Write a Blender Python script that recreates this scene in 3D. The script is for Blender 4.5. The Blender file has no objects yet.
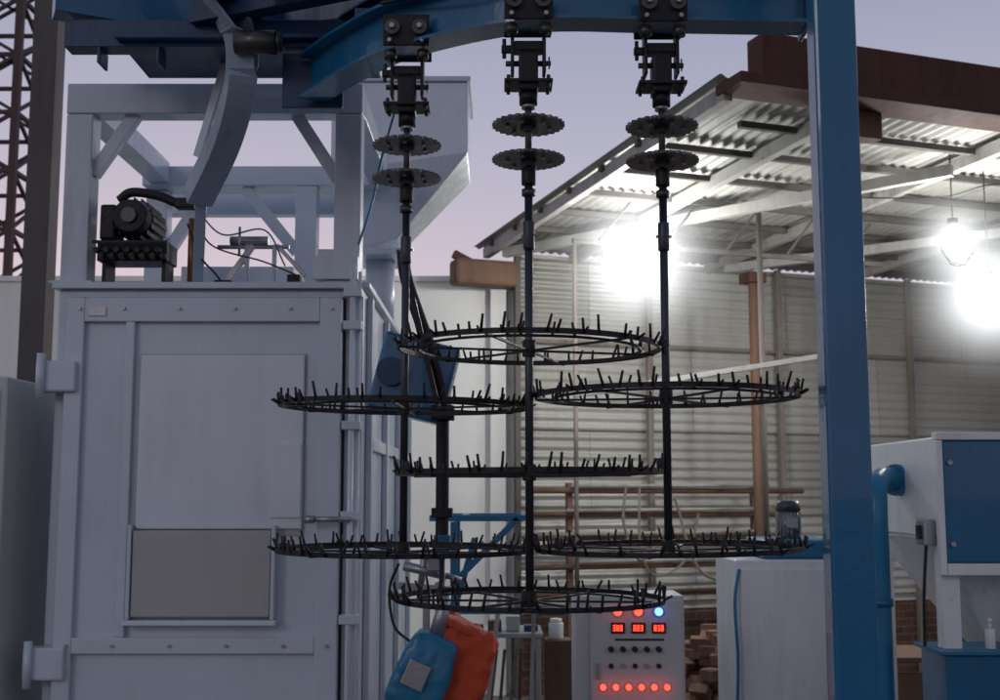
import bpy, bmesh, math, random
from mathutils import Vector, Matrix, noise
random.seed(7)
S = bpy.context.scene
COL = S.collection

# ------------------------------------------------------------------ materials
def mat(name, col, rough=0.5, metal=0.0, dirt=(0.12,0.09,0.07), amt=0.35, scale=3.0, streak=True, bump=0.06, coat=0.0, fine=60, panels=None, spk=.9):
    m = bpy.data.materials.new(name); m.use_nodes = True
    nt = m.node_tree; N = nt.nodes; L = nt.links
    b = N["Principled BSDF"]
    tc = N.new("ShaderNodeTexCoord")
    mp = N.new("ShaderNodeMapping"); L.new(tc.outputs["Object"], mp.inputs["Vector"])
    mp.inputs["Scale"].default_value = (1,1,0.14 if streak else 1)
    n1 = N.new("ShaderNodeTexNoise"); n1.inputs["Scale"].default_value = scale*3; n1.inputs["Detail"].default_value = 5; n1.inputs["Roughness"].default_value=.68
    L.new(mp.outputs[0], n1.inputs["Vector"])
    n2 = N.new("ShaderNodeTexNoise"); n2.inputs["Scale"].default_value = scale*.6; n2.inputs["Detail"].default_value = 2
    L.new(tc.outputs["Object"], n2.inputs["Vector"])
    r1 = N.new("ShaderNodeMapRange"); r1.inputs["From Min"].default_value=.46; r1.inputs["From Max"].default_value=.74
    L.new(n1.outputs["Fac"], r1.inputs["Value"])
    r2 = N.new("ShaderNodeMapRange"); r2.inputs["From Min"].default_value=.35; r2.inputs["From Max"].default_value=.7
    L.new(n2.outputs["Fac"], r2.inputs["Value"])
    mu = N.new("ShaderNodeMath"); mu.operation='MULTIPLY_ADD'; L.new(r1.outputs[0], mu.inputs[0]); L.new(r2.outputs[0], mu.inputs[1])
    m3 = N.new("ShaderNodeMath"); m3.operation='MULTIPLY'; L.new(r2.outputs[0], m3.inputs[0]); m3.inputs[1].default_value=.3
    L.new(m3.outputs[0], mu.inputs[2])
    fac=mu.outputs[0]
    if spk:
        n4 = N.new("ShaderNodeTexNoise"); n4.inputs["Scale"].default_value = 26; n4.inputs["Detail"].default_value=3
        L.new(tc.outputs["Object"], n4.inputs["Vector"])
        r4 = N.new("ShaderNodeMapRange"); r4.inputs["From Min"].default_value=.66; r4.inputs["From Max"].default_value=.72; r4.inputs["To Max"].default_value=spk
        L.new(n4.outputs["Fac"], r4.inputs["Value"])
        a4 = N.new("ShaderNodeMath"); a4.operation='ADD'; L.new(mu.outputs[0],a4.inputs[0]); L.new(r4.outputs[0],a4.inputs[1]); fac=a4.outputs[0]
    m2 = N.new("ShaderNodeMath"); m2.operation='MULTIPLY'; m2.use_clamp=True; L.new(fac, m2.inputs[0]); m2.inputs[1].default_value=amt
    mx = N.new("ShaderNodeMixRGB"); mx.inputs[1].default_value=(*col,1); mx.inputs[2].default_value=(*dirt,1)
    L.new(m2.outputs[0], mx.inputs[0]); out=mx.outputs[0]
    if panels:
        sp=N.new("ShaderNodeSeparateXYZ"); cb=N.new("ShaderNodeCombineXYZ")
        L.new(tc.outputs["Object"],sp.inputs[0]); L.new(sp.outputs[0],cb.inputs[0]); L.new(sp.outputs[2 if len(panels)<3 else 1],cb.inputs[1])
        br=N.new("ShaderNodeTexBrick"); L.new(cb.outputs[0],br.inputs["Vector"]); br.inputs["Scale"].default_value=1
        br.inputs["Brick Width"].default_value=panels[0]; br.inputs["Row Height"].default_value=panels[1]; br.inputs["Mortar Size"].default_value=.004
        br.inputs["Color1"].default_value=(1,1,1,1); br.inputs["Color2"].default_value=(.74,.73,.71,1); br.inputs["Mortar"].default_value=(.4,.37,.34,1)
        mm=N.new("ShaderNodeMixRGB"); mm.blend_type='MULTIPLY'; mm.inputs[0].default_value=1; L.new(out,mm.inputs[1]); L.new(br.outputs["Color"],mm.inputs[2]); out=mm.outputs[0]
    L.new(out, b.inputs["Base Color"])
    ra = N.new("ShaderNodeMath"); ra.operation='MULTIPLY_ADD'; L.new(n1.outputs["Fac"], ra.inputs[0]); ra.inputs[1].default_value=.35; ra.inputs[2].default_value=rough-.17
    L.new(ra.outputs[0], b.inputs["Roughness"])
    b.inputs["Metallic"].default_value = metal
    if coat: b.inputs["Coat Weight"].default_value = coat
    if bump:
        n3 = N.new("ShaderNodeTexNoise"); n3.inputs["Scale"].default_value=fine; n3.inputs["Detail"].default_value=1
        L.new(tc.outputs["Object"], n3.inputs["Vector"])
        bp = N.new("ShaderNodeBump"); bp.inputs["Strength"].default_value=bump*3; bp.inputs["Distance"].default_value=.004
        L.new(n3.outputs["Fac"], bp.inputs["Height"]); nrm=bp
        if coat:
            bp2 = N.new("ShaderNodeBump"); bp2.inputs["Strength"].default_value=.3; bp2.inputs["Distance"].default_value=.025
            L.new(n2.outputs["Fac"], bp2.inputs["Height"]); L.new(bp.outputs[0], bp2.inputs["Normal"]); nrm=bp2
        L.new(nrm.outputs[0], b.inputs["Normal"])
    return m
def emis(name, col, s):
    m = bpy.data.materials.new(name); m.use_nodes=True
    b = m.node_tree.nodes["Principled BSDF"]
    b.inputs["Base Color"].default_value=(*col,1)
    b.inputs["Emission Color"].default_value=(*col,1); b.inputs["Emission Strength"].default_value=s
    return m

M_booth = mat("booth_white_paint",(.58,.65,.73),.32,amt=.36,dirt=(.27,.27,.29),coat=.35,spk=.25)
M_booth2= mat("booth_inset_paint",(.68,.74,.81),.28,amt=.34,dirt=(.36,.36,.37),coat=.4,spk=.15)
M_grey  = mat("booth_grey_flap",(.42,.43,.41),.5,amt=.4,dirt=(.24,.24,.22),spk=.2)
M_white = mat("machine_white_paint",(.80,.82,.83),.35,amt=.42,dirt=(.36,.32,.27),spk=.4)
M_blue  = mat("blue_enamel",(.006,.135,.28),.3,amt=.5,dirt=(.02,.05,.075),coat=.4,spk=.5)
M_blue2 = mat("dark_blue_enamel",(.006,.05,.13),.4,amt=.6,dirt=(.012,.015,.025))
M_cyan  = mat("cyan_enamel",(.012,.20,.37),.35,amt=.55,dirt=(.04,.06,.07))
M_gblue = mat("grey_blue_paint",(.36,.45,.56),.4,amt=.5,dirt=(.14,.15,.17),spk=.4)
M_black = mat("blackened_steel",(.014,.014,.018),.5,metal=.4,amt=.5,dirt=(.045,.038,.034),scale=12,bump=.2)
M_rod   = mat("dark_rod_steel",(.06,.068,.085),.38,metal=.6,amt=.5,dirt=(.03,.025,.02),scale=8)
M_disc  = mat("cast_disc_steel",(.10,.10,.10),.4,metal=.7,amt=.5,dirt=(.03,.03,.03),scale=10)
M_rubber= mat("black_rubber",(.012,.012,.013),.6,amt=.3,dirt=(.04,.04,.04),spk=0)
M_steel = mat("galvanised_steel",(.42,.43,.45),.38,metal=.8,amt=.4,dirt=(.2,.18,.16))
M_rust  = mat("rusty_beam",(.085,.028,.018),.8,amt=.8,dirt=(.03,.014,.012),scale=4,bump=.2)
M_rust2 = mat("rusty_pipe",(.17,.095,.06),.75,amt=.8,dirt=(.075,.04,.025),scale=4,bump=.2)
M_wpost = mat("weathered_post",(.22,.19,.165),.7,amt=.8,dirt=(.10,.065,.045),scale=3,bump=.2)
M_corr  = mat("corrugated_wall_sheet",(.54,.54,.51),.42,metal=.3,amt=.6,dirt=(.25,.21,.165),scale=.9,panels=(2.4,.88),spk=.4)
M_roof  = mat("corrugated_roof_sheet",(.42,.42,.39),.6,metal=.1,amt=.75,dirt=(.17,.145,.115),scale=1.0,streak=False,panels=(1.0,2.4,1))
M_cream = mat("white_wall_plaster",(.84,.84,.80),.85,amt=.4,dirt=(.50,.47,.41),scale=.7,bump=.3,spk=.3)
M_truss = mat("truss_paint",(.38,.38,.36),.55,amt=.7,dirt=(.14,.10,.07))
M_truss2= mat("dark_purlin",(.09,.08,.075),.6,amt=.6,dirt=(.05,.035,.03))
M_orange= mat("orange_cloth",(.62,.075,.02),.7,amt=.5,dirt=(.18,.04,.02),bump=.3,fine=200)
M_panel = mat("control_panel_paint",(.52,.53,.52),.4,amt=.3,dirt=(.3,.28,.25),spk=.3)
M_copper= mat("copper_pipe",(.45,.18,.09),.4,metal=.7,amt=.5)
M_dark  = mat("dark_void",(.02,.02,.022),.7,amt=.2,spk=0)
M_wood  = mat("brown_crate",(.15,.08,.045),.8,amt=.6,dirt=(.06,.03,.02),scale=5,bump=.3)
M_tower = mat("tower_steel",(.075,.04,.042),.7,amt=.4)
M_plas  = mat("plastic_white",(.75,.75,.72),.4,amt=.1)
E_red = emis("red_lamp",(1,.03,.015),7.0)
E_blue= emis("blue_lamp",(.05,.15,1),9.0)
E_flood=emis("floodlight_led",(.93,.98,1.0),60.0)

def brickmat():
    m = bpy.data.materials.new("old_brick"); m.use_nodes=True
    nt=m.node_tree;N=nt.nodes;L=nt.links;b=N["Principled BSDF"]
    tc=N.new("ShaderNodeTexCoord"); sp=N.new("ShaderNodeSeparateXYZ"); cb=N.new("ShaderNodeCombineXYZ")
    L.new(tc.outputs["Object"],sp.inputs[0]); L.new(sp.outputs[0],cb.inputs[0]); L.new(sp.outputs[2],cb.inputs[1])
    br=N.new("ShaderNodeTexBrick"); L.new(cb.outputs[0],br.inputs["Vector"])
    br.inputs["Scale"].default_value=1; br.inputs["Brick Width"].default_value=.23; br.inputs["Row Height"].default_value=.085; br.inputs["Mortar Size"].default_value=.008
    br.inputs["Color1"].default_value=(.20,.085,.05,1); br.inputs["Color2"].default_value=(.10,.055,.04,1); br.inputs["Mortar"].default_value=(.2,.17,.14,1)
    n=N.new("ShaderNodeTexNoise"); n.inputs["Scale"].default_value=3; n.inputs["Detail"].default_value=5; L.new(tc.outputs["Object"],n.inputs["Vector"])
    mx=N.new("ShaderNodeMixRGB"); mx.blend_type='MULTIPLY'; mx.inputs[0].default_value=.8; L.new(br.outputs["Color"],mx.inputs[1]); L.new(n.outputs["Fac"],mx.inputs[2])
    L.new(mx.outputs[0],b.inputs["Base Color"]); b.inputs["Roughness"].default_value=.9
    bp=N.new("ShaderNodeBump"); bp.inputs["Distance"].default_value=.02; L.new(n.outputs["Fac"],bp.inputs["Height"]); L.new(bp.outputs[0],b.inputs["Normal"])
    return m
M_brick=brickmat()

# ------------------------------------------------------------------ builders
def group(name, loc=(0,0,0), rotz=0.0, local=False):
    e = bpy.data.objects.new(name, None); e.location=loc; e.rotation_euler=(0,0,rotz)
    e.empty_display_size=.1; COL.objects.link(e); e["local"]=1 if local else 0
    return e
def link(ob, par):
    COL.objects.link(ob)
    if par:
        ob.parent=par
        if not par.get("local"):
            ob.matrix_parent_inverse = Matrix.Translation(-Vector(par.location))
    return ob
def addmesh(name, verts, faces, m, par=None, smooth=False, bevel=0):
    me=bpy.data.meshes.new(name); me.from_pydata([tuple(v) for v in verts],[],faces)
    bm=bmesh.new(); bm.from_mesh(me); bmesh.ops.recalc_face_normals(bm,faces=bm.faces)
    if smooth:
        for f in bm.faces: f.smooth = len(f.verts)<=4
    bm.to_mesh(me); bm.free()
    me.materials.append(m)
    ob=bpy.data.objects.new(name,me); link(ob,par)
    if bevel:
        b=ob.modifiers.new("b","BEVEL"); b.width=bevel; b.segments=2; b.limit_method='ANGLE'
    return ob
BF=[(0,1,2,3),(7,6,5,4),(0,4,5,1),(1,5,6,2),(2,6,7,3),(3,7,4,0)]
def boxv(x0,x1,y0,y1,z0,z1):
    return [(x0,y0,z0),(x1,y0,z0),(x1,y1,z0),(x0,y1,z0),(x0,y0,z1),(x1,y0,z1),(x1,y1,z1),(x0,y1,z1)]
def box(name,x0,x1,y0,y1,z0,z1,m,par=None,bevel=.004):
    return addmesh(name,boxv(x0,x1,y0,y1,z0,z1),BF,m,par,bevel=bevel)
def frame(p0,p1):
    d=(Vector(p1)-Vector(p0)).normalized()
    up=Vector((0,0,1)) if abs(d.z)<.95 else Vector((0,1,0))
    s=d.cross(up).normalized(); u=s.cross(d).normalized()
    return d,s,u
def beamv(p0,p1,w,h):
    d,s,u=frame(p0,p1); out=[]
    for p in (Vector(p0),Vector(p1)):
        for a,b in ((-1,-1),(1,-1),(1,1),(-1,1)): out.append(p+s*a*w/2+u*b*h/2)
    return out
BMF=BF
def beam(name,p0,p1,w,h,m,par=None,bevel=.003):
    return addmesh(name,beamv(p0,p1,w,h),BMF,m,par,bevel=bevel)
def multi(name,lst,m,par=None,bevel=0,smooth=False):
    V=[];F=[]
    for v,f in lst:
        o=len(V); V+=list(v); F+=[tuple(i+o for i in q) for q in f]
    return addmesh(name,V,F,m,par,bevel=bevel,smooth=smooth)
def cylv(p0,p1,r0,r1=None,n=20):
    r1=r0 if r1 is None else r1
    d,s,u=frame(p0,p1); V=[]
    for p,r in ((Vector(p0),r0),(Vector(p1),r1)):
        for i in range(n):
            a=2*math.pi*i/n; V.append(p+(s*math.cos(a)+u*math.sin(a))*r)
    F=[(i,(i+1)%n,n+(i+1)%n,n+i) for i in range(n)]+[tuple(range(n)),tuple(range(2*n-1,n-1,-1))]
    return V,F
def cyl(name,p0,p1,r,m,par=None,r1=None,n=20,bevel=0):
    v,f=cylv(p0,p1,r,r1,n); return addmesh(name,v,f,m,par,smooth=True,bevel=bevel)
def catmull(P,n=8):
    P=[Vector(p) for p in P]; Q=[P[0]*2-P[1]]+P+[P[-1]*2-P[-2]]; out=[]
    for i in range(1,len(Q)-2):
        a,b,c,d=Q[i-1:i+3]
        for k in range(n):
            t=k/n; out.append(.5*((2*b)+(c-a)*t+(2*a-5*b+4*c-d)*t*t+(3*b-a-3*c+d)*t**3))
    out.append(P[-1]); return out
def tube(name,P,r,m,par=None,smooth=True,n=8):
    pts=catmull(P,n) if smooth else [Vector(p) for p in P]
    cu=bpy.data.curves.new(name,'CURVE'); cu.dimensions='3D'; cu.bevel_depth=r; cu.bevel_resolution=3; cu.use_fill_caps=True
    s=cu.splines.new('POLY'); s.points.add(len(pts)-1)
    for i,p in enumerate(pts): s.points[i].co=(*p,1)
    s.use_smooth=True
    cu.materials.append(m); ob=bpy.data.objects.new(name,cu); return link(ob,par)
def sweep(name,path,prof,m,par=None,bevel=0,n=8):
    pts=catmull(path,n); V=[];k=len(prof)
    for i,p in enumerate(pts):
        d=(pts[min(i+1,len(pts)-1)]-pts[max(i-1,0)]).normalized()
        h=Vector((d.x,d.y,0)).normalized() if abs(d.z)<.9 else Vector((0,1,0))
        s=Vector((h.y,-h.x,0)); u=s.cross(d)
        if u.z<0: u=-u
        for a,b in prof: V.append(p+s*a+u*b)
    F=[]
    for i in range(len(pts)-1):
        for j in range(k): F.append((i*k+j,i*k+(j+1)%k,(i+1)*k+(j+1)%k,(i+1)*k+j))
    F+= [tuple(range(k)),tuple(range((len(pts)-1)*k+k-1,(len(pts)-1)*k-1,-1))]
    return addmesh(name,V,F,m,par,bevel=bevel)
def torusrect(cx,cy,z0,z1,r0,r1,n=72):
    V=[];F=[]
    for i in range(n):
        a=2*math.pi*i/n; c,s=math.cos(a),math.sin(a)
        for r,z in ((r0,z0),(r1,z0),(r1,z1),(r0,z1)): V.append((cx+c*r,cy+s*r,z))
    for i in range(n):
        j=(i+1)%n
        for k in range(4): F.append((i*4+k,j*4+k,j*4+(k+1)%4,i*4+(k+1)%4))
    return V,F
def gear(cx,cy,z0,z1,r,depth,teeth):
    n=teeth*4; V=[]
    for z in (z0,z1):
        for i in range(n):
            a=2*math.pi*i/n; rr=r if i%4<2 else r-depth
            V.append((cx+rr*math.cos(a),cy+rr*math.sin(a),z))
    F=[(i,(i+1)%n,n+(i+1)%n,n+i) for i in range(n)]+[tuple(range(n)),tuple(range(2*n-1,n-1,-1))]
    return V,F
def free(ob,loc,rot=(0,0,0)):
    ob.matrix_parent_inverse=Matrix.Identity(4); ob.location=loc; ob.rotation_euler=rot; return ob

# ------------------------------------------------------------------ ground
addmesh("ground",[(-400,-400,0),(400,-400,0),(400,400,0),(-400,400,0)],[(0,1,2,3)],
        mat("dusty_concrete",(.16,.145,.13),.85,amt=.7,dirt=(.07,.055,.045),scale=.8,streak=False,bump=.4,fine=25))

# ------------------------------------------------------------------ spiked ring hangers
def hanger(x,y,levels,seed,ang):
    rnd=random.Random(seed)
    g=group("spiked_ring_hanger",(x,y,levels[-1]))
    zb=min(levels)-.02
    cyl("rod",(x,y,zb),(x,y,3.10),.0142,M_rod,g)
    cyl("upper_shaft",(x,y,3.10),(x,y,3.45),.012,M_disc,g)
    cyl("coupling",(x,y,2.84),(x,y,2.94),.020,M_rod,g,bevel=.003)
    cyl("coupling_pin",(x-.027,y-.002,2.89),(x+.027,y-.002,2.89),.005,M_steel,g,n=8)
    cyl("coupling_collar",(x,y,3.07),(x,y,3.13),.025,M_black,g,bevel=.003)
    cyl("thrust_nut",(x,y,3.03),(x,y,3.055),.024,M_disc,g,n=6)
    v=[]
    v.append(gear(x,y,3.281,3.291,.128,.009,26)); v.append(cylv((x,y,3.26),(x,y,3.315),.028)); 
    v.append(gear(x,y,3.156,3.166,.128,.006,30)); v.append(cylv((x,y,3.135),(x,y,3.185),.028))
    multi("spin_discs",v,M_disc,g)
    bl=[]
    for zz in (3.273,3.148):
        for k in range(6):
            a=k*math.pi/3+ang; bl.append(cylv((x+.075*math.cos(a),y+.075*math.sin(a),zz),(x+.075*math.cos(a),y+.075*math.sin(a),zz+.0075),.008,n=6))
    multi("disc_bolts",bl,M_steel,g)
    box("swivel_plate",x-.085,x+.085,y-.06,y+.06,3.425,3.438,M_black,g,.003)
    box("swivel_body",x-.034,x+.034,y-.045,y+.045,3.40,3.54,M_black,g,.008)
    cyl("bearing",(x,y,3.36),(x,y,3.41),.032,M_black,g)
    cyl("bearing_ring",(x,y,3.345),(x,y,3.36),.024,M_steel,g)
    box("yoke_left",x-.062,x-.05,y-.035,y+.035,3.47,3.64,M_black,g,.003)
    box("yoke_right",x+.05,x+.062,y-.035,y+.035,3.47,3.64,M_black,g,.003)
    box("yoke_bridge",x-.05,x+.05,y-.03,y+.03,3.55,3.585,M_black,g,.004)
    cyl("yoke_pin",(x-.08,y,3.51),(x+.08,y,3.51),.010,M_disc,g)
    cyl("cotter",(x+.074,y,3.49),(x+.074,y,3.535),.003,M_steel,g,n=6)
    box("side_lug",x-.095,x-.062,y-.012,y+.012,3.55,3.575,M_black,g,.002)
    cyl("side_lug_bolt",(x-.085,y,3.53),(x-.085,y,3.60),.007,M_disc,g,n=8)
    for k in range(4): cyl("plate_bolt",(x+(-.07 if k%2 else .07),y+(-.04 if k<2 else .04),3.412),(x+(-.07 if k%2 else .07),y+(-.04 if k<2 else .04),3.455),.007,M_disc,g,n=6)
    for sx in (-1,1):
        box("trolley_plate",x-.085,x+.085,y+sx*.085-.005,y+sx*.085+.005,3.64,3.76,M_black,g,.003)
        for wx in (-.05,.05):
            cyl("trolley_wheel",(x+wx,y+sx*.05,3.705),(x+wx,y+sx*.11,3.705),.028,M_disc,g)
            cyl("wheel_bolt",(x+wx,y+sx*.11,3.705),(x+wx,y+sx*.125,3.705),.010,M_steel,g,n=6)
    for wx in (-.06,.06):
        cyl("guide_roller",(x+wx,y-.05,3.60),(x+wx,y-.05,3.635),.022,M_disc,g)
        cyl("lower_bolt",(x+wx,y-.11,3.655),(x+wx,y-.09,3.655),.008,M_steel,g,n=6)
    R=.452
    for li,z in enumerate(levels):
        tx=rnd.uniform(-.009,.009); ty=rnd.uniform(-.012,.012)
        parts=[torusrect(0,0,-.008,.009,R-.009,R)]
        parts.append(torusrect(0,0,-.011,-.003,R-.075,R-.067))
        parts.append(cylv((0,0,-.028),(0,0,.028),.023))
        for k in range(6):
            a=ang+li*.4+k*math.pi/3
            c,s=math.cos(a),math.sin(a)
            parts.append((beamv((c*.02,s*.02,-.008),(c*(R-.004),s*(R-.004),-.008),.010,.007),BMF))
        o=multi("ring_frame",parts,M_black,g); free(o,(0,0,z-levels[-1]),(tx,ty,0))
        sp=[]
        n=46
        for k in range(n):
            if rnd.random()<.05: continue
            a=2*math.pi*(k+rnd.uniform(-.3,.3))/n; c,s=math.cos(a),math.sin(a)
            h=rnd.uniform(.036,.064); t=rnd.uniform(-.008,.024); tw=rnd.uniform(-.016,.016)
            b0=Vector((c*(R-.004),s*(R-.004),-.004)); b1=b0+Vector((c*t-s*tw,s*t+c*tw,h))
            sp.append(cylv(b0,b1,.0052,.0042,7))
            if rnd.random()<.4:
                b2=b0+Vector((c*.03,s*.03,.016)); sp.append(cylv(b0,b2,.0045,.004,6))
            if rnd.random()<.35:
                q=Vector((c*(R-.07),s*(R-.07),-.006)); sp.append(cylv(q,q+Vector((tw,t-.008,.045)),.0048,.004,6))
        o=multi("spikes",sp,M_black,g,smooth=True); free(o,(0,0,z-levels[-1]),(tx,ty,0))
    return g
hanger(.10,4.10,[2.494,2.069,1.648],1,.2)
hanger(-.347,4.35,[2.312,1.799],2,.5)
hanger(.572,4.12,[2.330,1.815],3,.9)

# ------------------------------------------------------------------ overhead conveyor rail
g=group("overhead_conveyor_rail",(0,4.2,3.65))
def ipro(w,h,t,z0=0):
    return [(-w/2,z0),(w/2,z0),(w/2,z0+t),(t/2,z0+t),(t/2,z0+h-t),(w/2,z0+h-t),(w/2,z0+h),(-w/2,z0+h),(-w/2,z0+h-t),(-t/2,z0+h-t),(-t/2,z0+t),(-w/2,z0+t)]
rp=[(1.09,4.14,3.655),(.572,4.12,3.655),(.10,4.12,3.655),(-.347,4.36,3.655),(-.60,4.64,3.655),(-.80,4.93,3.655)]
sweep("i_beam",rp,ipro(.13,.19,.012),M_blue,g)
box("end_plate",1.09,1.105,4.05,4.23,3.64,3.90,M_blue2,g)
box("rear_end_plate",-.93,-.67,4.95,4.97,3.63,3.868,M_blue2,g)
sweep("upper_frame_beam",[(1.09,4.34,3.90),(.5,4.34,3.90),(.0,4.42,3.90),(-.5,4.75,3.90),(-.8,5.2,3.90)],ipro(.10,.12,.01),M_blue2,g)
for x,y in ((.85,4.14),(.33,4.11),(-.15,4.22),(-.52,4.56)):
    box("rail_bracket",x-.05,x+.05,y-.05,y+.25,3.846,3.89,M_blue2,g)
box("motor_mount_plate",-1.62,-.55,4.85,5.35,3.90,3.92,M_blue2,g)
beam("cross_beam",(-1.85,4.95,3.94),(-.45,4.95,3.94),.10,.12,M_blue2,g)
beam("cross_beam_2",(-1.85,5.3,4.08),(-.3,4.95,4.12),.10,.14,M_blue2,g)
beam("cross_beam_3",(-1.35,4.4,4.14),(-.75,5.5,4.0),.09,.12,M_blue2,g)
beam("diagonal_brace",(-1.3,4.9,4.02),(-.2,4.5,4.06),.08,.10,M_blue2,g)
beam("diagonal_brace_2",(-1.0,4.6,4.05),(.1,4.3,4.05),.07,.09,M_blue,g)
beam("outrigger",(-1.9,4.9,4.1),(-1.2,5.25,4.1),.12,.16,M_blue,g)
for x in (-1.7,-1.45,-1.1,-.75):
    box("stiffener",x-.006,x+.006,4.895,5.005,3.81,3.878,M_blue2,g,.002)
cyl("drive_motor",(-1.10,4.80,3.86),(-.93,4.80,3.86),.05,M_disc,g)
cyl("drive_motor_cap",(-.93,4.80,3.86),(-.91,4.80,3.86),.04,M_disc,g)
sweep("curved_support_arm",[(-1.42,4.75,4.40),(-1.22,4.8,4.12),(-1.10,4.86,3.92),(-1.10,4.92,3.74),(-1.20,5.1,3.54),(-1.38,5.36,3.34)],[(-.06,-.05),(.06,-.05),(.06,-.035),(-.045,-.035),(-.045,.035),(.06,.035),(.06,.05),(-.06,.05)],M_gblue,g,bevel=.003)
beam("arm_foot",(-1.36,5.34,3.36),(-1.43,5.60,2.965),.05,.05,M_gblue,g)
box("arm_foot_plate",-1.50,-1.36,5.55,5.65,2.962,2.975,M_gblue,g)
beam("arm_rib",(-1.36,5.25,3.50),(-1.22,5.15,3.90),.014,.05,M_booth,g)
tube("feed_cable",[(1.05,4.02,3.86),(.7,4.03,3.80),(.3,4.03,3.84),(-.1,4.1,3.80),(-.45,4.35,3.84)],.007,M_rubber,g)

# blue column
g=group("blue_steel_column",(1.04,3.6,0))
box("column",.968,1.098,3.55,3.65,0.02,5.2,M_blue,g,.01)
box("base_plate",.88,1.20,3.46,3.75,0,.02,M_blue2,g)
for x in (.90,1.17):
    for y in (3.49,3.72): cyl("anchor_bolt",(x,y,.02),(x,y,.06),.012,M_steel,g,n=6)
beam("cap_arm",(1.04,3.62,5.28),(1.04,5.2,5.28),.15,.15,M_blue,g)
beam("rail_tie",(1.04,3.652,3.95),(1.04,4.3,3.95),.08,.08,M_blue2,g)

# ------------------------------------------------------------------ booth
g=group("blasting_booth",(-1.33,6.4,0))
X0,X1,Y0,Y1,ZT=-2.03,-.625,5.45,8.3,2.93
box("body",X0,X1,Y0,Y1,.0,ZT,M_booth,g,.01)
box("roof_lip",X0-.02,X1+.03,Y0-.035,Y1,ZT,ZT+.03,M_booth,g)
dl,dr=X0+.07,X1-.09
yf=Y0-.05
box("door_gasket",dl-.010,dr+.010,Y0-.022,Y0-.002,.11,ZT-.04,M_rubber,g,.002)
box("door_leaf",dl,dr,yf,Y0-.0225,.12,ZT-.05,M_booth,g,.006)
for nm,a in (("stile_left",(dl,dl+.08,.12,ZT-.05)),("stile_right",(dr-.10,dr,.12,ZT-.05)),("top_rail",(dl+.08,dr-.10,ZT-.16,ZT-.05)),("bottom_rail",(dl+.08,dr-.10,.12,.24)),("mid_rail",(dl+.08,dr-.10,1.30,1.37)),("centre_stile",(dl+.27,dl+.31,1.37,ZT-.16))):
    box(nm,a[0],a[1],yf-.030,yf-.001,a[2],a[3],M_booth,g,.005)
box("panel_gap_seal",-1.626,-.874,yf-.008,yf-.001,1.812,2.626,M_grey,g,.002)
box("window_panel",-1.62,-.88,yf-.024,yf-.0085,1.84,2.62,M_booth2,g,.008)
box("lower_flap",-1.62,-1.01,yf-.05,yf-.024,1.46,1.835,M_grey,g,.006)
for x in (-1.632,-.998): box("flap_frame",x-.008,x+.008,yf-.06,yf-.002,1.45,1.86,M_booth,g,.002)
box("flap_sill",-1.65,-.98,yf-.068,yf-.002,1.425,1.448,M_booth2,g)
box("side_plate",-1.02,-.885,yf-.034,yf-.0245,1.89,2.22,M_booth2,g)
box("data_plate",-1.86,-1.78,yf-.036,yf-.0305,2.795,2.835,M_steel,g,.001)
cyl("locking_rod",(-.665,yf-.045,.2),(-.665,yf-.045,3.03),.013,M_booth2,g)
cyl("locking_rod_2",(-.635,yf-.02,.2),(-.635,yf-.02,3.0),.008,M_booth2,g)
for z in (.8,1.45,1.90,2.30,2.75,2.9):
    box("rod_guide",-.705,-.622,yf-.065,yf+.02,z-.02,z+.02,M_booth,g)
cyl("lever_handle",(-.83,yf-.09,1.885),(-.66,yf-.08,1.885),.012,M_steel,g)
cyl("lever_knob",(-.855,yf-.09,1.885),(-.815,yf-.09,1.885),.018,M_steel,g)
for z in (2.52,1.26,.5):
    box("hinge_block",X0-.05,X0+.13,yf-.06,yf+.045,z-.07,z+.07,M_booth,g,.01)
    cyl("hinge_pin",(X0-.02,yf-.072,z-.10),(X0-.02,yf-.072,z+.10),.018,M_booth,g)
lst=[]
for x in (-1.9,-1.7,-1.45,-1.2,-.95,-.76):
    for z in (2.83,1.335): lst.append(cylv((x,yf-.042,z),(x,yf-.029,z),.008,n=6))
multi("bolts",lst,M_steel,g)
for y in (5.6,6.4,7.2,8.1):
    box("side_rib",X1+.001,X1+.03,y-.03,y+.03,.02,ZT-.02,M_booth,g)
box("side_rail",X1+.001,X1+.024,5.64,8.06,2.2,2.26,M_booth,g)
P=.062
def post(x,y,z0=ZT+.03,z1=3.78): box("post",x-P,x+P,y-P,y+P,z0,z1,M_booth,g,.006)
for x,y in ((-1.985,5.56),(-.715,5.56),(-2.03,7.0),(-1.13,6.9)): post(x,y)
for x in (-1.985,-.715):
    box("post_foot",x-.10,x+.10,5.46,5.66,ZT+.031,ZT+.045,M_booth,g)
box("top_beam_front",-2.05,-.65,5.5,5.62,3.783,3.93,M_booth,g,.006)
box("top_beam_rear",-2.09,-.65,6.84,7.06,3.783,3.90,M_booth,g,.006)
box("top_beam_side",-2.05,-1.93,5.623,6.837,3.80,3.92,M_booth,g,.006)
box("top_beam_side_2",-.77,-.65,5.623,6.837,3.80,3.92,M_booth,g,.006)
box("rear_cross_beam",-2.1,-.8,7.3,7.4,3.72,3.86,M_booth,g,.006)
beam("knee_brace",(-1.93,5.56,3.50),(-1.74,5.56,3.79),.05,.06,M_booth,g)
beam("knee_brace_2",(-.77,5.56,3.48),(-.97,5.56,3.79),.05,.06,M_booth,g)
beam("knee_brace_3",(-1.19,6.9,3.40),(-1.50,6.9,3.78),.06,.07,M_booth,g)
beam("knee_brace_4",(-1.95,7.0,3.45),(-1.75,7.0,3.78),.06,.07,M_booth,g)
box("roof_box",-.86,-.655,5.44,5.64,ZT+.047,3.09,M_booth,g)
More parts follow.
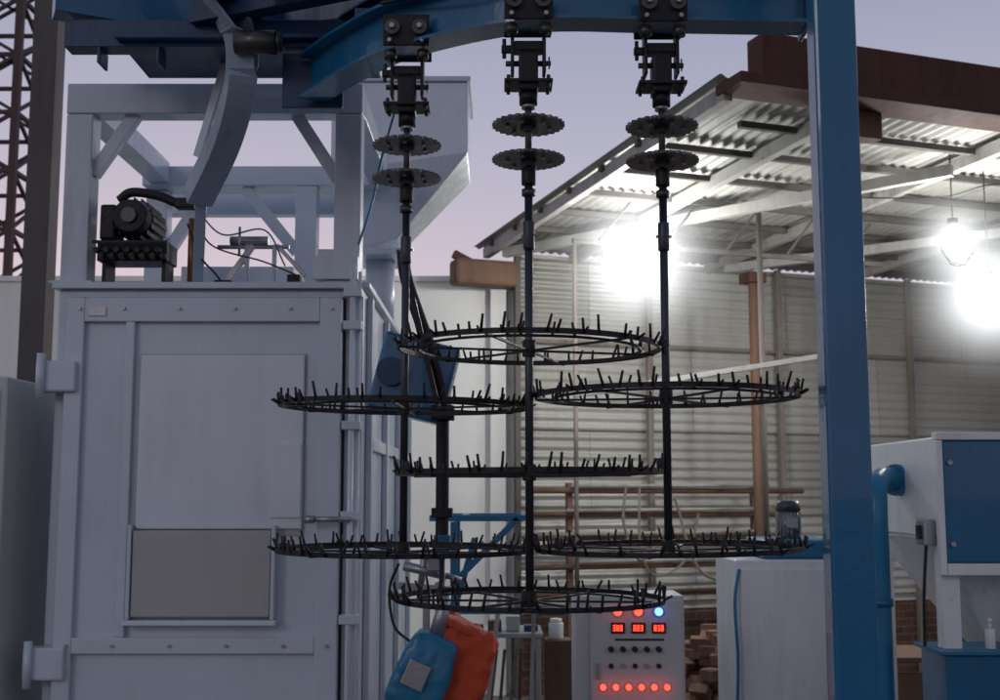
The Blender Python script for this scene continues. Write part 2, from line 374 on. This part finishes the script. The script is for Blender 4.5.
box("roof_box_lid",-.85,-.68,5.5,5.6,3.09,3.13,M_steel,g)
box("roof_slot_box",-1.7,-1.1,6.3,7.2,ZT+.03,3.2,M_booth,g)
cyl("copper_riser",(-1.49,5.7,ZT+.03),(-1.49,5.7,3.32),.018,M_copper,g)
cyl("valve_rod",(-1.34,5.6,3.16),(-1.0,5.6,3.16),.010,M_steel,g)
cyl("air_cylinder",(-1.28,5.6,3.19),(-1.10,5.6,3.19),.022,M_steel,g)
beam("linkage",(-1.31,5.6,2.97),(-1.17,5.6,3.17),.02,.03,M_steel,g)
beam("linkage_2",(-1.06,5.6,3.17),(-.92,5.6,3.02),.016,.02,M_steel,g)
cyl("linkage_post",(-1.2,5.6,2.96),(-1.2,5.6,3.2),.013,M_booth,g)
cyl("linkage_post_2",(-1.07,5.6,2.96),(-1.07,5.6,3.17),.011,M_booth,g)
box("limit_switch",-1.0,-.94,5.55,5.62,2.96,3.02,M_dark,g)
box("limit_switch_2",-1.33,-1.25,5.5,5.55,2.96,2.985,M_dark,g)
cyl("t_handle",(-1.22,5.52,3.1),(-1.22,5.52,3.24),.006,M_steel,g)
tube("cable",[(-1.46,5.5,3.25),(-1.4,5.5,3.1),(-1.33,5.5,3.02),(-1.29,5.5,2.97)],.005,M_rubber,g)
tube("cable_2",[(-1.42,5.5,3.35),(-1.36,5.52,3.16),(-1.1,5.5,3.07),(-.93,5.5,3.0)],.004,M_rubber,g)
tube("cable_3",[(-1.44,5.5,3.35),(-1.3,5.5,3.2),(-1.1,5.5,3.22),(-1.0,5.5,3.05)],.004,M_blue,g)
tube("air_hose",[(-.50,5.5,3.78),(-.56,5.5,3.55),(-.60,5.5,3.35),(-.66,5.5,3.15)],.006,M_cyan,g)

# gear motor on booth roof
g=group("gear_motor",(-1.75,5.6,ZT+.03))
mx,my,mz=-1.72,5.55,3.28
cyl("motor_body",(mx,my-.04,mz),(mx,my+.22,mz),.085,M_rubber,g,n=28)
cyl("fan_cover",(mx,my-.10,mz),(mx,my-.04,mz),.075,M_black,g,r1=.088,n=28)
cyl("fan_cap",(mx,my-.115,mz),(mx,my-.10,mz),.035,M_disc,g,n=24)
multi("cooling_fins",[(beamv((mx+math.cos(a)*.09,my-.03,mz+math.sin(a)*.09),(mx+math.cos(a)*.09,my+.2,mz+math.sin(a)*.09),.006,.022 ),BMF) for a in [i*math.pi/8 for i in range(16)]],M_black,g)
box("gearbox",mx-.16,mx-.085,my-.03,my+.12,mz-.1,mz+.07,M_black,g,.012)
box("mount",mx-.17,mx+.16,my-.02,my+.16,mz-.20,mz-.105,M_black,g,.006)
for xx in (mx-.15,mx+.13): box("mount_leg",xx,xx+.02,my,my+.14,ZT+.031,mz-.20,M_black,g,.003)
multi("drive_chain",[cylv((mx-.16+i*.024,my-.07,mz-.155-(.028 if (i%2) else 0)),(mx-.16+i*.024,my-.03,mz-.155-(.028 if (i%2) else 0)),.014,n=10) for i in range(14)],M_black,g)
box("chain_guard",mx-.18,mx+.17,my-.065,my-.055,mz-.125,mz-.11,M_black,g,.002)
tube("motor_hose",[(mx-.06,my-.06,mz+.08),(mx,my-.07,mz+.115),(mx+.12,my-.07,mz+.10),(mx+.22,my-.07,mz+.06)],.022,M_rubber,g)
box("hose_clamp",mx+.21,mx+.30,my-.1,my-.04,mz+.035,mz+.085,M_black,g,.006)

# exhaust plenum
g=group("exhaust_plenum",(-.45,7,3.9))
zt=4.43
V=[(-1.0,6.9,zt),(-.19,6.9,zt),(-.19,7.6,zt),(-1.0,7.6,zt),
   (-1.0,6.9,3.88),(-.19,6.9,4.0),(-.19,7.6,4.0),(-1.0,7.6,3.88),
   (-.85,7.1,3.46),(-.62,7.1,3.52),(-.62,7.5,3.52),(-.85,7.5,3.46)]
F=[(0,1,2,3),(0,4,5,1),(1,5,6,2),(2,6,7,3),(3,7,4,0),(4,8,9,5),(5,9,10,6),(6,10,11,7),(7,11,8,4),(8,11,10,9)]
addmesh("hopper_body",V,F,M_booth2,g,bevel=.01)
box("flange",-.90,-.57,7.06,7.54,3.42,3.46,M_booth,g)
cyl("down_pipe",(-.74,7.3,2.97),(-.74,7.3,3.42),.09,M_booth,g)
box("top_flange",-1.0,-.175,6.88,7.62,zt,zt+.03,M_booth,g)

# feed arm with blue gear housing
g=group("nozzle_feed_arm",(-.35,4.95,2.4))
tube("arm_pipe",[(-.41,4.98,3.02),(-.39,4.98,2.88),(-.30,4.98,2.62),(-.245,4.98,2.42),(-.238,4.98,2.2),(-.238,4.98,1.80)],.028,M_black,g)
addmesh("cover_plate",beamv((-.36,4.93,2.80),(-.25,4.93,2.34),.02,.15),BMF,M_black,g,bevel=.004)
free(box("gear_housing",-.15,.17,-.09,.09,-.165,.165,M_blue,g,.015),(-.02,.10,.08),(0,math.radians(14),0))
free(cyl("housing_boss",(0,-.13,0),(0,-.09,0),.06,M_blue2,g),(-.10,.10,.10))
box("pipe_clamp",-.285,-.19,4.93,5.02,2.30,2.36,M_black,g)
box("pipe_clamp_2",-.28,-.195,4.93,5.02,1.90,1.94,M_black,g)
box("blue_socket",-.27,-.205,4.94,5.02,1.76,1.83,M_blue,g)
cyl("stand_post",(-.238,5.0,0),(-.238,5.0,1.76),.012,M_rod,g)

# orange media bag with blue pocket
g=group("media_bag",(-.27,5.0,1.3))
def soft(name,sx,sy,sz,m,seed,px=3.2,amp=.03):
    bm=bmesh.new(); bmesh.ops.create_icosphere(bm,subdivisions=5,radius=1)
    for v in bm.verts:
        d=v.co.copy(); k=(abs(d.x)**px+abs(d.y)**px+abs(d.z)**px)**(-1/px); p=d*k
        wz=1-.18*max(0,p.z)
        q=Vector((p.x*sx*wz,p.y*sy*wz,p.z*sz))
        w=q*11+Vector((seed,0,0)); f=1-abs(noise.noise(w))*2; f2=1-abs(noise.noise(w*2.3+Vector((0,seed,0))))*2
        v.co=q*(1-amp*(f*1.6+f2*.8))
    me=bpy.data.meshes.new(name); bm.to_mesh(me); bm.free(); me.materials.append(m)
    for p in me.polygons: p.use_smooth=True
    o=bpy.data.objects.new(name,me); link(o,g); return o
r=(0,math.radians(24),0)
free(soft("orange_cloth",.165,.13,.22,M_orange,3.1,px=5,amp=.06),(.075,.02,-.03),r)
free(soft("blue_pocket",.115,.10,.16,M_cyan,8.7,px=8,amp=.035),(-.035,-.07,-.01),r)
free(box("clear_label",-.045,.045,-.004,.0,-.05,.05,M_steel,g,.002),(-.06,-.178,-.01),r)
free(soft("folded_collar",.13,.10,.03,M_orange,5.5,px=3,amp=.06),(.12,.02,.155),r)
free(cyl("spout",(0,0,.10),(0,0,.32),.04,M_steel,g,r1=.018),(-.01,-.05,-.0),(0,math.radians(12),0))
free(cyl("support_leg",(0,0,-1.25),(0,0,-.15),.03,M_steel,g),(.04,0,-.05))
g=group("spray_gun_bracket",(-.3,5.05,1.7))
cyl("gun_body",(-.40,5.05,1.70),(-.22,5.05,1.66),.02,M_steel,g)
cyl("gun_tip",(-.22,5.05,1.66),(-.16,5.05,1.64),.012,M_steel,g)
cyl("gun_clamp",(-.33,5.05,1.60),(-.31,5.05,1.78),.014,M_steel,g)
box("clamp_block",-.30,-.24,5.0,5.08,1.68,1.75,M_steel,g,.006)
beam("gun_arm",(-.42,5.05,1.62),(-.20,5.05,1.60),.02,.03,M_steel,g)
cyl("gun_knob",(-.25,5.0,1.62),(-.25,4.97,1.62),.02,M_steel,g)
tube("gun_hose",[(-.42,5.05,1.71),(-.46,5.08,1.6),(-.44,5.1,1.45),(-.36,5.08,1.38)],.006,M_rubber,g)
beam("gun_stand",(-.31,5.15,0),(-.31,5.15,1.6),.03,.03,M_steel,g)

# blue stand
g=group("blue_work_stand",(-.1,7,0))
zt=1.86
for a,b in (((-.38,6.8,zt),(.14,6.8,zt)),((-.38,7.4,zt),(.14,7.4,zt)),((-.38,6.8,zt),(-.38,7.4,zt)),((.14,6.8,zt),(.14,7.4,zt)),((-.2,6.8,zt),(-.2,7.4,zt)),
    ((.10,6.8,zt),(-.26,6.8,1.50)),((-.26,6.8,0),(-.26,6.8,1.84)),((-.26,7.4,0),(-.26,7.4,1.84)),((-.36,6.8,1.35),(.05,6.8,1.35)),((-.30,6.82,1.2),(-.14,6.82,1.75))):
    beam("tube_member",a,b,.035,.035,M_cyan,g)

# ------------------------------------------------------------------ control panel
g=group("control_panel",(.64,6.2,0))
cx0,cx1,cy=.37,.905,6.0; zt=1.50
box("cabinet",cx0,cx1,cy,cy+.35,.08,zt,M_panel,g,.01)
box("door",cx0+.07,cx1-.012,cy-.022,cy-.002,.12,zt-.02,M_panel,g,.006)
box("plinth",cx0+.01,cx1-.01,cy+.01,cy+.34,0,.08,M_dark,g)
def btn(x,z,m,r=.013,nm="indicator"):
    cyl(nm+"_bezel",(x,cy-.03,z),(x,cy-.022,z),r*1.35,M_steel,g)
    cyl(nm,(x,cy-.042,z),(x,cy-.03,z),r,m,g,r1=r*.95,bevel=.002)
for i,x in enumerate((.575,.675,.775)):
    btn(x,1.425,(E_red,E_red,E_blue)[i],.019,"beacon")
    box("meter",x-.034,x+.034,cy-.034,cy-.022,1.32,1.372,M_dark,g,.003)
    dg=[]
    for k in range(3):
        dx=x-.024+k*.017
        segs=[(0,.011,.0,.003),(0,.011,.012,.015),(0,.011,.024,.027),(0,.003,.0,.027),(.008,.011,.0,.027)]
        if (i+k)%3==0: segs=segs[:3]+segs[4:]
        for (a,b,c,d) in segs: dg.append((boxv(dx+a,dx+b,cy-.036,cy-.0345,1.333+c,1.333+d),BF))
    multi("digits",dg,E_red,g)
for i in range(5):
    cyl("knob",(.54+i*.058,cy-.05,1.245),(.54+i*.058,cy-.022,1.245),.014,M_rubber,g)
    cyl("push_button",(.54+i*.058,cy-.035,1.165),(.54+i*.058,cy-.022,1.165),.012,(M_rubber,M_steel)[i%2],g)
for i in range(6): btn(.50+i*.062,1.065,E_red,.014)
for i in range(6): btn(.50+i*.062,.95,(E_red,M_dark)[i%2],.013)
box("label",.56,.8,cy-.026,cy-.022,1.285,1.295,M_dark,g,.001)
box("door_lock",.47,.485,cy-.04,cy-.022,1.10,1.18,M_steel,g)

# ------------------------------------------------------------------ white cabinet with pump
g=group("pump_cabinet",(1.57,7,0))
box("cabinet",1.31,1.86,6.8,7.4,.05,1.63,M_white,g,.012)
box("cabinet_door",1.34,1.83,6.775,6.797,.1,1.58,M_white,g,.006)
box("pump_base",1.48,1.90,6.85,7.35,1.632,1.74,M_cyan,g,.02)
mxx=1.665
cyl("motor",(mxx,7.0,1.74),(mxx,7.0,1.90),.065,M_steel,g,n=28)
multi("fins",[(beamv((mxx+math.cos(a)*.068,7+math.sin(a)*.068,1.76),(mxx+math.cos(a)*.068,7+math.sin(a)*.068,1.89),.004,.012),BMF) for a in [i*math.pi/10 for i in range(20)]],M_steel,g)
cyl("fan_cover",(mxx,7,1.90),(mxx,7,1.955),.073,M_disc,g,r1=.06,n=28)
box("terminal_box",mxx-.03,mxx+.03,6.90,6.94,1.80,1.86,M_steel,g)
tube("hose",[(1.33,6.77,1.58),(1.30,6.76,1.4),(1.31,6.76,1.1),(1.30,6.76,.8)],.009,M_cyan,g)

# ------------------------------------------------------------------ dust collector (right)
g=group("dust_collector",(2.6,6.6,0))
bx0,bx1,by0,by1=2.17,3.25,6.0,7.1
box("filter_housing",bx0,bx1,by0,by1,1.78,2.28,M_white,g,.01)
box("front_door",bx0+.02,bx1,by0-.04,by0-.002,1.66,2.26,M_blue,g,.01)
box("door_frame_top",bx0-.01,bx1,by0-.05,by0+.02,2.262,2.30,M_white,g)
box("door_edge",bx0-.012,bx0+.018,by0-.05,by0-.002,1.60,2.26,M_white,g)
box("door_sill",bx0+.02,bx1,by0-.05,by0-.002,1.60,1.657,M_white,g)
for z in (1.75,2.15): cyl("door_clamp",(bx0+.05,by0-.06,z),(bx0+.05,by0-.04,z),.012,M_steel,g)
V=[(bx0,by0,1.778),(bx1,by0,1.778),(bx1,by1,1.778),(bx0,by1,1.778),(2.58,6.4,1.15),(2.85,6.4,1.15),(2.85,6.7,1.15),(2.58,6.7,1.15)]
addmesh("hopper",V,BF,M_white,g,bevel=.008)
cyl("outlet",(2.71,6.55,.95),(2.71,6.55,1.15),.11,M_blue,g)
cyl("dust_drum",(2.71,6.6,.02),(2.71,6.6,.9),.24,M_blue,g,n=32,bevel=.01)
box("blue_base_unit",2.16,2.85,5.95,6.3,.90,1.22,M_blue,g,.01)
box("blue_base_top",2.13,2.88,5.93,6.32,1.22,1.24,M_cyan,g)
for x in (bx0+.05,bx1-.05):
    for y in (by0+.05,by1-.05): box("leg",x-.045,x+.045,y-.045,y+.045,(1.241 if y<6.3 and x<2.5 else 0),1.777,M_white,g)
box("base_stand",2.2,2.8,6.0,6.28,0,.899,M_dark,g)
box("isolator_switch",bx0-.06,bx0-.003,6.03,6.16,1.74,1.87,M_steel,g,.008)
box("isolator_handle",bx0-.075,bx0-.06,6.07,6.12,1.77,1.84,M_dark,g)
tube("inlet_pipe",[(2.17,6.55,2.07),(2.06,6.48,2.075),(1.98,6.36,2.03),(1.955,6.3,1.92),(1.955,6.3,1.6),(1.955,6.3,.6)],.062,M_cyan,g)
cyl("pipe_flange",(2.13,6.52,2.07),(2.17,6.55,2.07),.085,M_cyan,g)
cyl("pipe_collar",(1.955,6.3,1.42),(1.955,6.3,1.46),.072,M_blue,g)
tube("conduit",[(bx0-.03,6.1,1.74),(bx0-.05,6.1,1.5),(2.12,6.12,1.24)],.008,M_rubber,g)
g=group("spray_bottle",(2.40,6.0,1.24))
cyl("bottle",(2.40,6.0,1.242),(2.40,6.0,1.34),.024,M_plas,g,bevel=.006); cyl("neck",(2.40,6.0,1.34),(2.40,6.0,1.37),.009,M_plas,g); cyl("cap",(2.40,6,1.37),(2.40,6,1.39),.013,M_plas,g)

g=group("wooden_crate",(2.35,7.9,0))
for z in (0.02,.32,.62):
    box("crate_side",2.25,2.95,7.7,7.73,z,z+.26,M_wood,g)
    box("crate_end",2.22,2.25,7.7,8.3,z,z+.26,M_wood,g)
box("crate_post",2.20,2.27,7.67,7.70,0,.95,M_wood,g); box("crate_lid",2.2,3.0,7.66,8.3,.95,.98,M_wood,g)

# ------------------------------------------------------------------ shed (rotated 20 deg)
g=group("corrugated_shed",(1.42,7.6,0),math.radians(20),True)
D=4.7; W=9.0
def rz(v): return 4.62-.035*v
V=[];n=int(W/.0125)
for i in range(n+1):
    u=W*i/n; h=.012*math.sin(u/.1*2*math.pi)
    for v in (-.1,D+.15): V.append((u-.05,v,rz(v)+.06+h))
F=[(2*i,2*i+2,2*i+3,2*i+1) for i in range(n)]
addmesh("roof_sheet",V,F,M_roof,g,smooth=True)
V=[];zz=[];z=.8
while z<4.46: zz.append(z); z+=.0125
for z in zz:
    h=.012*math.sin(z/.1*2*math.pi)+.03*((z/.88)%1)
    for u in (.38,W): V.append((u,D+h,z))
F=[(2*i,2*i+1,2*i+3,2*i+2) for i in range(len(zz)-1)]
addmesh("wall_sheet",V,F,M_corr,g)
box("brick_base",.38,W,D+.045,D+.25,0,.80,M_brick,g,0)
for u in (.36,1.85,3.45,5.2,7.0):
    beam("wall_post",(u,D-.07,0),(u,D-.07,rz(D)),.06,.06,M_wpost if u>.4 else M_truss2,g)
for z in (1.45,3.55): beam("wall_girt",(.36,D-.03,z),(W,D-.03,z),.02,.04,M_wpost,g)
box("fascia_beam",.22,W,-.22,-.02,4.66,4.97,M_rust,g,.01)
box("fascia_sill",.0,W,-.30,.02,4.585,4.655,M_rust,g,.006)
box("fascia_patch",.9,1.25,-.06,.06,4.40,4.585,M_rust2,g)
for u in (.05,1.0,2.6,4.4,6.2):
    beam("rafter",(u,-.05,rz(0)-.03),(u,D,rz(D)-.03),.07,.10,M_truss,g)
for v in (.55,1.15,1.8,2.45,3.1,3.75,4.4):
    beam("purlin",(-.02 if v>1 else .5,v,rz(v)+.005),(W,v,rz(v)+.005),.05,.05,M_truss2,g)
beam("diagonal_tie",(.1,4.3,rz(4)-.12),(2.4,.6,rz(0)-.16),.08,.09,M_truss,g)
beam("diagonal_tie_2",(2.6,4.3,rz(4)-.12),(5.4,.6,rz(0)-.16),.08,.09,M_truss,g)
beam("lamp_tie_bar",(.05,2.5,4.12),(3.2,2.5,4.12),.03,.04,M_truss2,g)
for i in range(5): beam("tie_web",(.3+i*.62,2.5,4.14),(.6+i*.62,2.5,4.5),.02,.02,M_truss2,g)
cyl("inner_post",(1.75,2.3,0),(1.75,2.3,4.5),.025,M_truss2,g)
cyl("inner_post_2",(.55,3.6,0),(.55,3.6,4.4),.022,M_wpost,g)
cyl("inner_post_3",(2.55,3.7,0),(2.55,3.7,4.1),.045,M_rust2,g)
box("post_cap",2.45,2.65,3.6,3.8,4.1,4.2,M_rust,g)
beam("slanting_pipe",(.42,3.3,2.88),(2.15,1.7,3.16),.045,.045,M_truss,g)
box("rusty_gutter_end",-.32,.36,D-.15,D+.1,4.08,4.34,M_rust2,g,.04)
beam("gutter_strut",(-.3,D,4.4),(.36,D,4.1),.06,.08,M_rust,g)
tube("light_cable",[(2.0,1.6,4.45),(2.6,1.0,4.36),(2.9,.7,4.42),(3.6,.6,4.42)],.006,M_rubber,g)

g=group("pipe_rack",(1.42,7.6,0),math.radians(20),True)
for u in (.8,2.9): beam("upright",(u,4.35,0),(u,4.35,2.1),.06,.06,M_rust2,g)
for i,z in enumerate((2.02,1.78,1.55,1.28,1.0)):
    a=.3+.2*random.random(); cyl("stock_pipe",(a,4.28,z+.03*random.random()),(3.2+.4*random.random(),4.28,z),.028,M_rust2,g,n=12)
    cyl("stock_pipe_b",(a+.4,4.22,z+.05),(3.0,4.2,z+.06),.018,M_truss,g,n=10)
g=group("hanging_hose",(1.42,7.6,0),math.radians(20),True)
tube("hose",[(1.3,4.1,2.05),(1.25,4.05,1.7),(1.4,4.0,1.35),(1.65,4.0,1.6),(1.8,4.05,1.95),(1.95,4.05,1.5),(2.1,4.0,1.2),(2.5,4.0,1.1)],.014,M_wpost,g)
tube("hose_2",[(1.45,4.1,2.05),(1.4,4.0,1.5),(1.55,4.0,1.2),(1.9,4.0,1.35),(2.05,4.0,1.8)],.011,M_wpost,g)

g=group("boundary_wall",(-3,12.4,0))
box("wall",-14,.28,12.3,12.5,0,4.18,M_cream,g,.01)
box("wall_coping",-14,.28,12.27,12.53,4.18,4.24,M_cream,g,.01)
box("wall_pier",-.1,.06,12.2,12.29,0,4.1,M_cream,g,.01)

g=group("steel_cabinet",(-2.4,5.4,0))
box("cabinet",-2.9,-2.16,5.25,5.9,.1,2.51,M_panel,g,.01)
box("door",-2.86,-2.20,5.225,5.247,1.36,2.46,M_panel,g,.006)
box("lower_door",-2.86,-2.20,5.225,5.247,.15,1.32,M_grey,g,.006)
box("plinth",-2.88,-2.18,5.27,5.88,0,.1,M_dark,g)
cyl("handle",(-2.25,5.20,1.75),(-2.25,5.20,1.95),.01,M_steel,g)

g=group("utility_post",(-3.1,8,0))
box("post",-3.2,-3.03,7.9,8.07,0,6.5,M_truss2,g,.01)
box("post_base",-3.3,-2.93,7.8,8.17,0,.05,M_truss2,g)
g=group("lattice_tower",(-6.9,15,0))
lst=[];tx0,tx1,ty0,ty1=-7.35,-6.08,14.6,15.9
cs=[(tx0,ty0),(tx1,ty0),(tx1,ty1),(tx0,ty1)]
for c in cs: lst.append((beamv((c[0],c[1],0),(c[0],c[1],14),.09,.09),BMF))
z=0
while z<13.5:
    for i in range(4):
        a,b=cs[i],cs[(i+1)%4]
        lst.append((beamv((a[0],a[1],z),(b[0],b[1],z+.75),.04,.04),BMF)); lst.append((beamv((b[0],b[1],z),(a[0],a[1],z+.75),.04,.04),BMF))
        lst.append((beamv((a[0],a[1],z+.75),(b[0],b[1],z+.75),.05,.05),BMF))
    z+=.75
multi("lattice",lst,M_tower,g)

# clutter
g=group("brick_rubble",(1.7,9.6,0))
rn=random.Random(5); lst=[]
for i in range(420):
    x=rn.gauss(1.85,.55); y=rn.uniform(9.2,10.4); hmax=max(.1,.95-abs(x-1.75)*.7)
    z=rn.uniform(.03,hmax); s=Matrix.Rotation(rn.uniform(0,6.3),3,'Z')@Matrix.Rotation(rn.gauss(0,.35),3,'X')
    sc=rn.uniform(.6,1.0)
    lst.append(([Vector((x,y,z))+s@Vector(p) for p in boxv(-.11*sc,.11*sc,-.055,.055,-.04,.04)],BF))
M_br2=mat("broken_brick",(.24,.12,.08),.9,amt=.9,dirt=(.10,.085,.07),scale=6,bump=.3)
multi("bricks",lst,M_br2,g,bevel=.004)
g=group("scrap_table",(.2,8.2,0))
box("table_top",-.22,.28,8.0,8.5,1.06,1.09,M_steel,g)
for x in (-.19,.25):
    for y in (8.03,8.47): beam("table_leg",(x,y,0),(x,y,1.06),.035,.035,M_truss,g)
beam("leaning_bar",(-.15,7.9,0),(.0,7.95,1.35),.03,.03,M_steel,g)
beam("leaning_bar_2",(.18,7.9,0),(.22,7.9,1.3),.025,.03,M_truss,g)
box("lower_shelf",-.22,.28,8.0,8.5,.55,.57,M_steel,g)
for i in range(7): beam("scrap_strip",(-.2+i*.065,7.95+.03*i,.57),(-.14+i*.06+rn.uniform(-.05,.05),8.05,.98),.02,.05,(M_truss2,M_wpost,M_rust2)[i%3],g)
for i in range(4): box("scrap_box",-.2+i*.12,-.11+i*.12,8.1,8.2,1.091,1.13+.03*(i%3),(M_dark,M_wood,M_grey,M_blue2)[i],g)
g=group("plastic_jar",(.36,8.3,1.06))
box("jar_stand",.30,.48,8.2,8.4,0,1.02,M_wood,g)
cyl("jar",(.38,8.3,1.02),(.38,8.3,1.13),.05,M_plas,g,bevel=.008); cyl("jar_cap",(.38,8.3,1.13),(.38,8.3,1.155),.04,M_plas,g)
g=group("stacked_sacks",(2.6,9.5,0))
for i in range(6):
    bm=bmesh.new(); bmesh.ops.create_icosphere(bm,subdivisions=3,radius=1)
    for v in bm.verts:
        v.co=Vector((math.copysign(abs(v.co.x)**.6,v.co.x)*.32,math.copysign(abs(v.co.y)**.6,v.co.y)*.2,v.co.z*.11))+Vector((rn.gauss(0,.006),rn.gauss(0,.006),rn.gauss(0,.005)))
    me=bpy.data.meshes.new("sack"); bm.to_mesh(me); bm.free(); me.materials.append(M_wood)
    for p in me.polygons: p.use_smooth=True
    o=bpy.data.objects.new("sack",me); link(o,g); free(o,((i%2)*.55-.05,0,.12+.18*(i//2)),(0,0,rn.gauss(0,.15)))

# ------------------------------------------------------------------ floodlights
def glaremat(R,k):  # lamp glare painted as volume emission fading outward; no dust, nothing scatters
    gm=bpy.data.materials.new("painted_lamp_glare"); gm.use_nodes=True
    nt=gm.node_tree; N=nt.nodes; L=nt.links; N.remove(N["Principled BSDF"])
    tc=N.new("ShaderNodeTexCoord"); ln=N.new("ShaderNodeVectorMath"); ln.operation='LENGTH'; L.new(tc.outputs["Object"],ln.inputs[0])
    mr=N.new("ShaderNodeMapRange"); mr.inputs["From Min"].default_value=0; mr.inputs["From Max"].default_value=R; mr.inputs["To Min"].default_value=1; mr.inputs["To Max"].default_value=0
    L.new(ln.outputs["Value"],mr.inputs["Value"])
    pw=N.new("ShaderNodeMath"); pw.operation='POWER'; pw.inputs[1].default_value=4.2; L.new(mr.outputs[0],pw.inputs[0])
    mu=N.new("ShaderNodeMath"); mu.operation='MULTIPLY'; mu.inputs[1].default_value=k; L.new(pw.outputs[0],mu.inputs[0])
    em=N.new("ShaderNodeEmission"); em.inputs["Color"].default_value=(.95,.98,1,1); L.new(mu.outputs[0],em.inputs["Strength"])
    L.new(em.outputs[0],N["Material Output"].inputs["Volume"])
    return gm
def flood(x,y,z,r,W,gr,top):
    g=group("floodlight",(x,y,z))
    cyl("lamp_base",(x,y+.02,z+r),(x,y+.02,z+r+.06),.04,M_dark,g)
    cyl("mount_rod",(x,y+.02,z+r+.06),(x,y+.02,top),.005,M_dark,g)
    bm=bmesh.new(); bmesh.ops.create_uvsphere(bm,u_segments=20,v_segments=12,radius=r*.9)
    me=bpy.data.meshes.new("led_bulb"); bm.to_mesh(me); bm.free(); me.materials.append(E_flood)
    for p in me.polygons: p.use_smooth=True
    o=bpy.data.objects.new("led_bulb",me); link(o,g); free(o,(0,0,0))
    l=bpy.data.lights.new("lamp_light","POINT"); l.energy=W; l.shadow_soft_size=r; l.color=(1.0,.98,.94)
    lo=bpy.data.objects.new("lamp_light",l); link(lo,g); free(lo,(0,0,0))
    bm=bmesh.new(); bmesh.ops.create_icosphere(bm,subdivisions=4,radius=gr)  # added glowing sphere, stands in for lens glare around the bulb
    me=bpy.data.meshes.new("glare_sphere"); bm.to_mesh(me); bm.free(); me.materials.append(glaremat(gr,6.0))
    o=bpy.data.objects.new("glare_sphere",me); link(o,g); free(o,(0,0,0))
    return g
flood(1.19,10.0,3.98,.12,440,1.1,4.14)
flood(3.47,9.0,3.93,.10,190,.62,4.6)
g=group("cable_coil",(3.47,8.95,3.86))
tube("coil",[(3.47+.11*math.cos(a)*(1+.2*math.sin(3*a)),8.95,3.84+.09*math.sin(a)-.02*a/6) for a in [i*.5 for i in range(30)]],.006,M_plas,g)
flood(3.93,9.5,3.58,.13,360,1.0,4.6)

# ------------------------------------------------------------------ world, sun, camera
w=bpy.data.worlds.new("World"); S.world=w; w.use_nodes=True
nt=w.node_tree;N=nt.nodes;L=nt.links
bg=N["Background"]
sky=N.new("ShaderNodeTexSky"); sky.sky_type='NISHITA'; sky.sun_disc=False; sky.sun_elevation=math.radians(1.5); sky.sun_rotation=math.radians(-20)
tc=N.new("ShaderNodeTexCoord"); sp=N.new("ShaderNodeSeparateXYZ"); L.new(tc.outputs["Generated"],sp.inputs[0])
rp=N.new("ShaderNodeValToRGB"); L.new(sp.outputs[2],rp.inputs[0])
e=rp.color_ramp.elements
e[0].position=0; e[0].color=(.64,.54,.60,1)
e[1].position=1; e[1].color=(.17,.22,.35,1)
a=e.new(.17); a.color=(.58,.51,.61,1)
a=e.new(.27); a.color=(.45,.44,.56,1)
a=e.new(.42); a.color=(.29,.32,.45,1)
fr=N.new("ShaderNodeMapRange"); fr.inputs["From Min"].default_value=-.6; fr.inputs["From Max"].default_value=.7; fr.inputs["To Min"].default_value=.68; fr.inputs["To Max"].default_value=1.0
L.new(sp.outputs[1],fr.inputs["Value"])
s2=N.new("ShaderNodeVectorMath"); s2.operation='SCALE'; L.new(rp.outputs[0],s2.inputs[0]); L.new(fr.outputs[0],s2.inputs["Scale"])
sc=N.new("ShaderNodeVectorMath"); sc.operation='SCALE'; sc.inputs["Scale"].default_value=.015; L.new(sky.outputs[0],sc.inputs[0])
ad=N.new("ShaderNodeVectorMath"); ad.operation='ADD'; L.new(s2.outputs[0],ad.inputs[0]); L.new(sc.outputs[0],ad.inputs[1])
L.new(ad.outputs[0],bg.inputs["Color"]); bg.inputs["Strength"].default_value=1.0
sd=bpy.data.lights.new("sun","SUN"); sd.energy=.2; sd.angle=math.radians(12); sd.color=(1,.96,.93)
so=bpy.data.objects.new("sun",sd); COL.objects.link(so); so.rotation_euler=(math.radians(70),0,math.radians(-35))

cd=bpy.data.cameras.new("camera"); co=bpy.data.objects.new("camera",cd); COL.objects.link(co)
cd.sensor_width=36; cd.lens=43.2; cd.clip_end=2000; co.location=(0,0,2.0); co.rotation_euler=(math.radians(96.8),0,0)
cd.dof.use_dof=True; cd.dof.focus_distance=4.15; cd.dof.aperture_fstop=5.0
S.camera=co
S.view_settings.view_transform='Standard'; S.view_settings.look='None'; S.view_settings.exposure=0
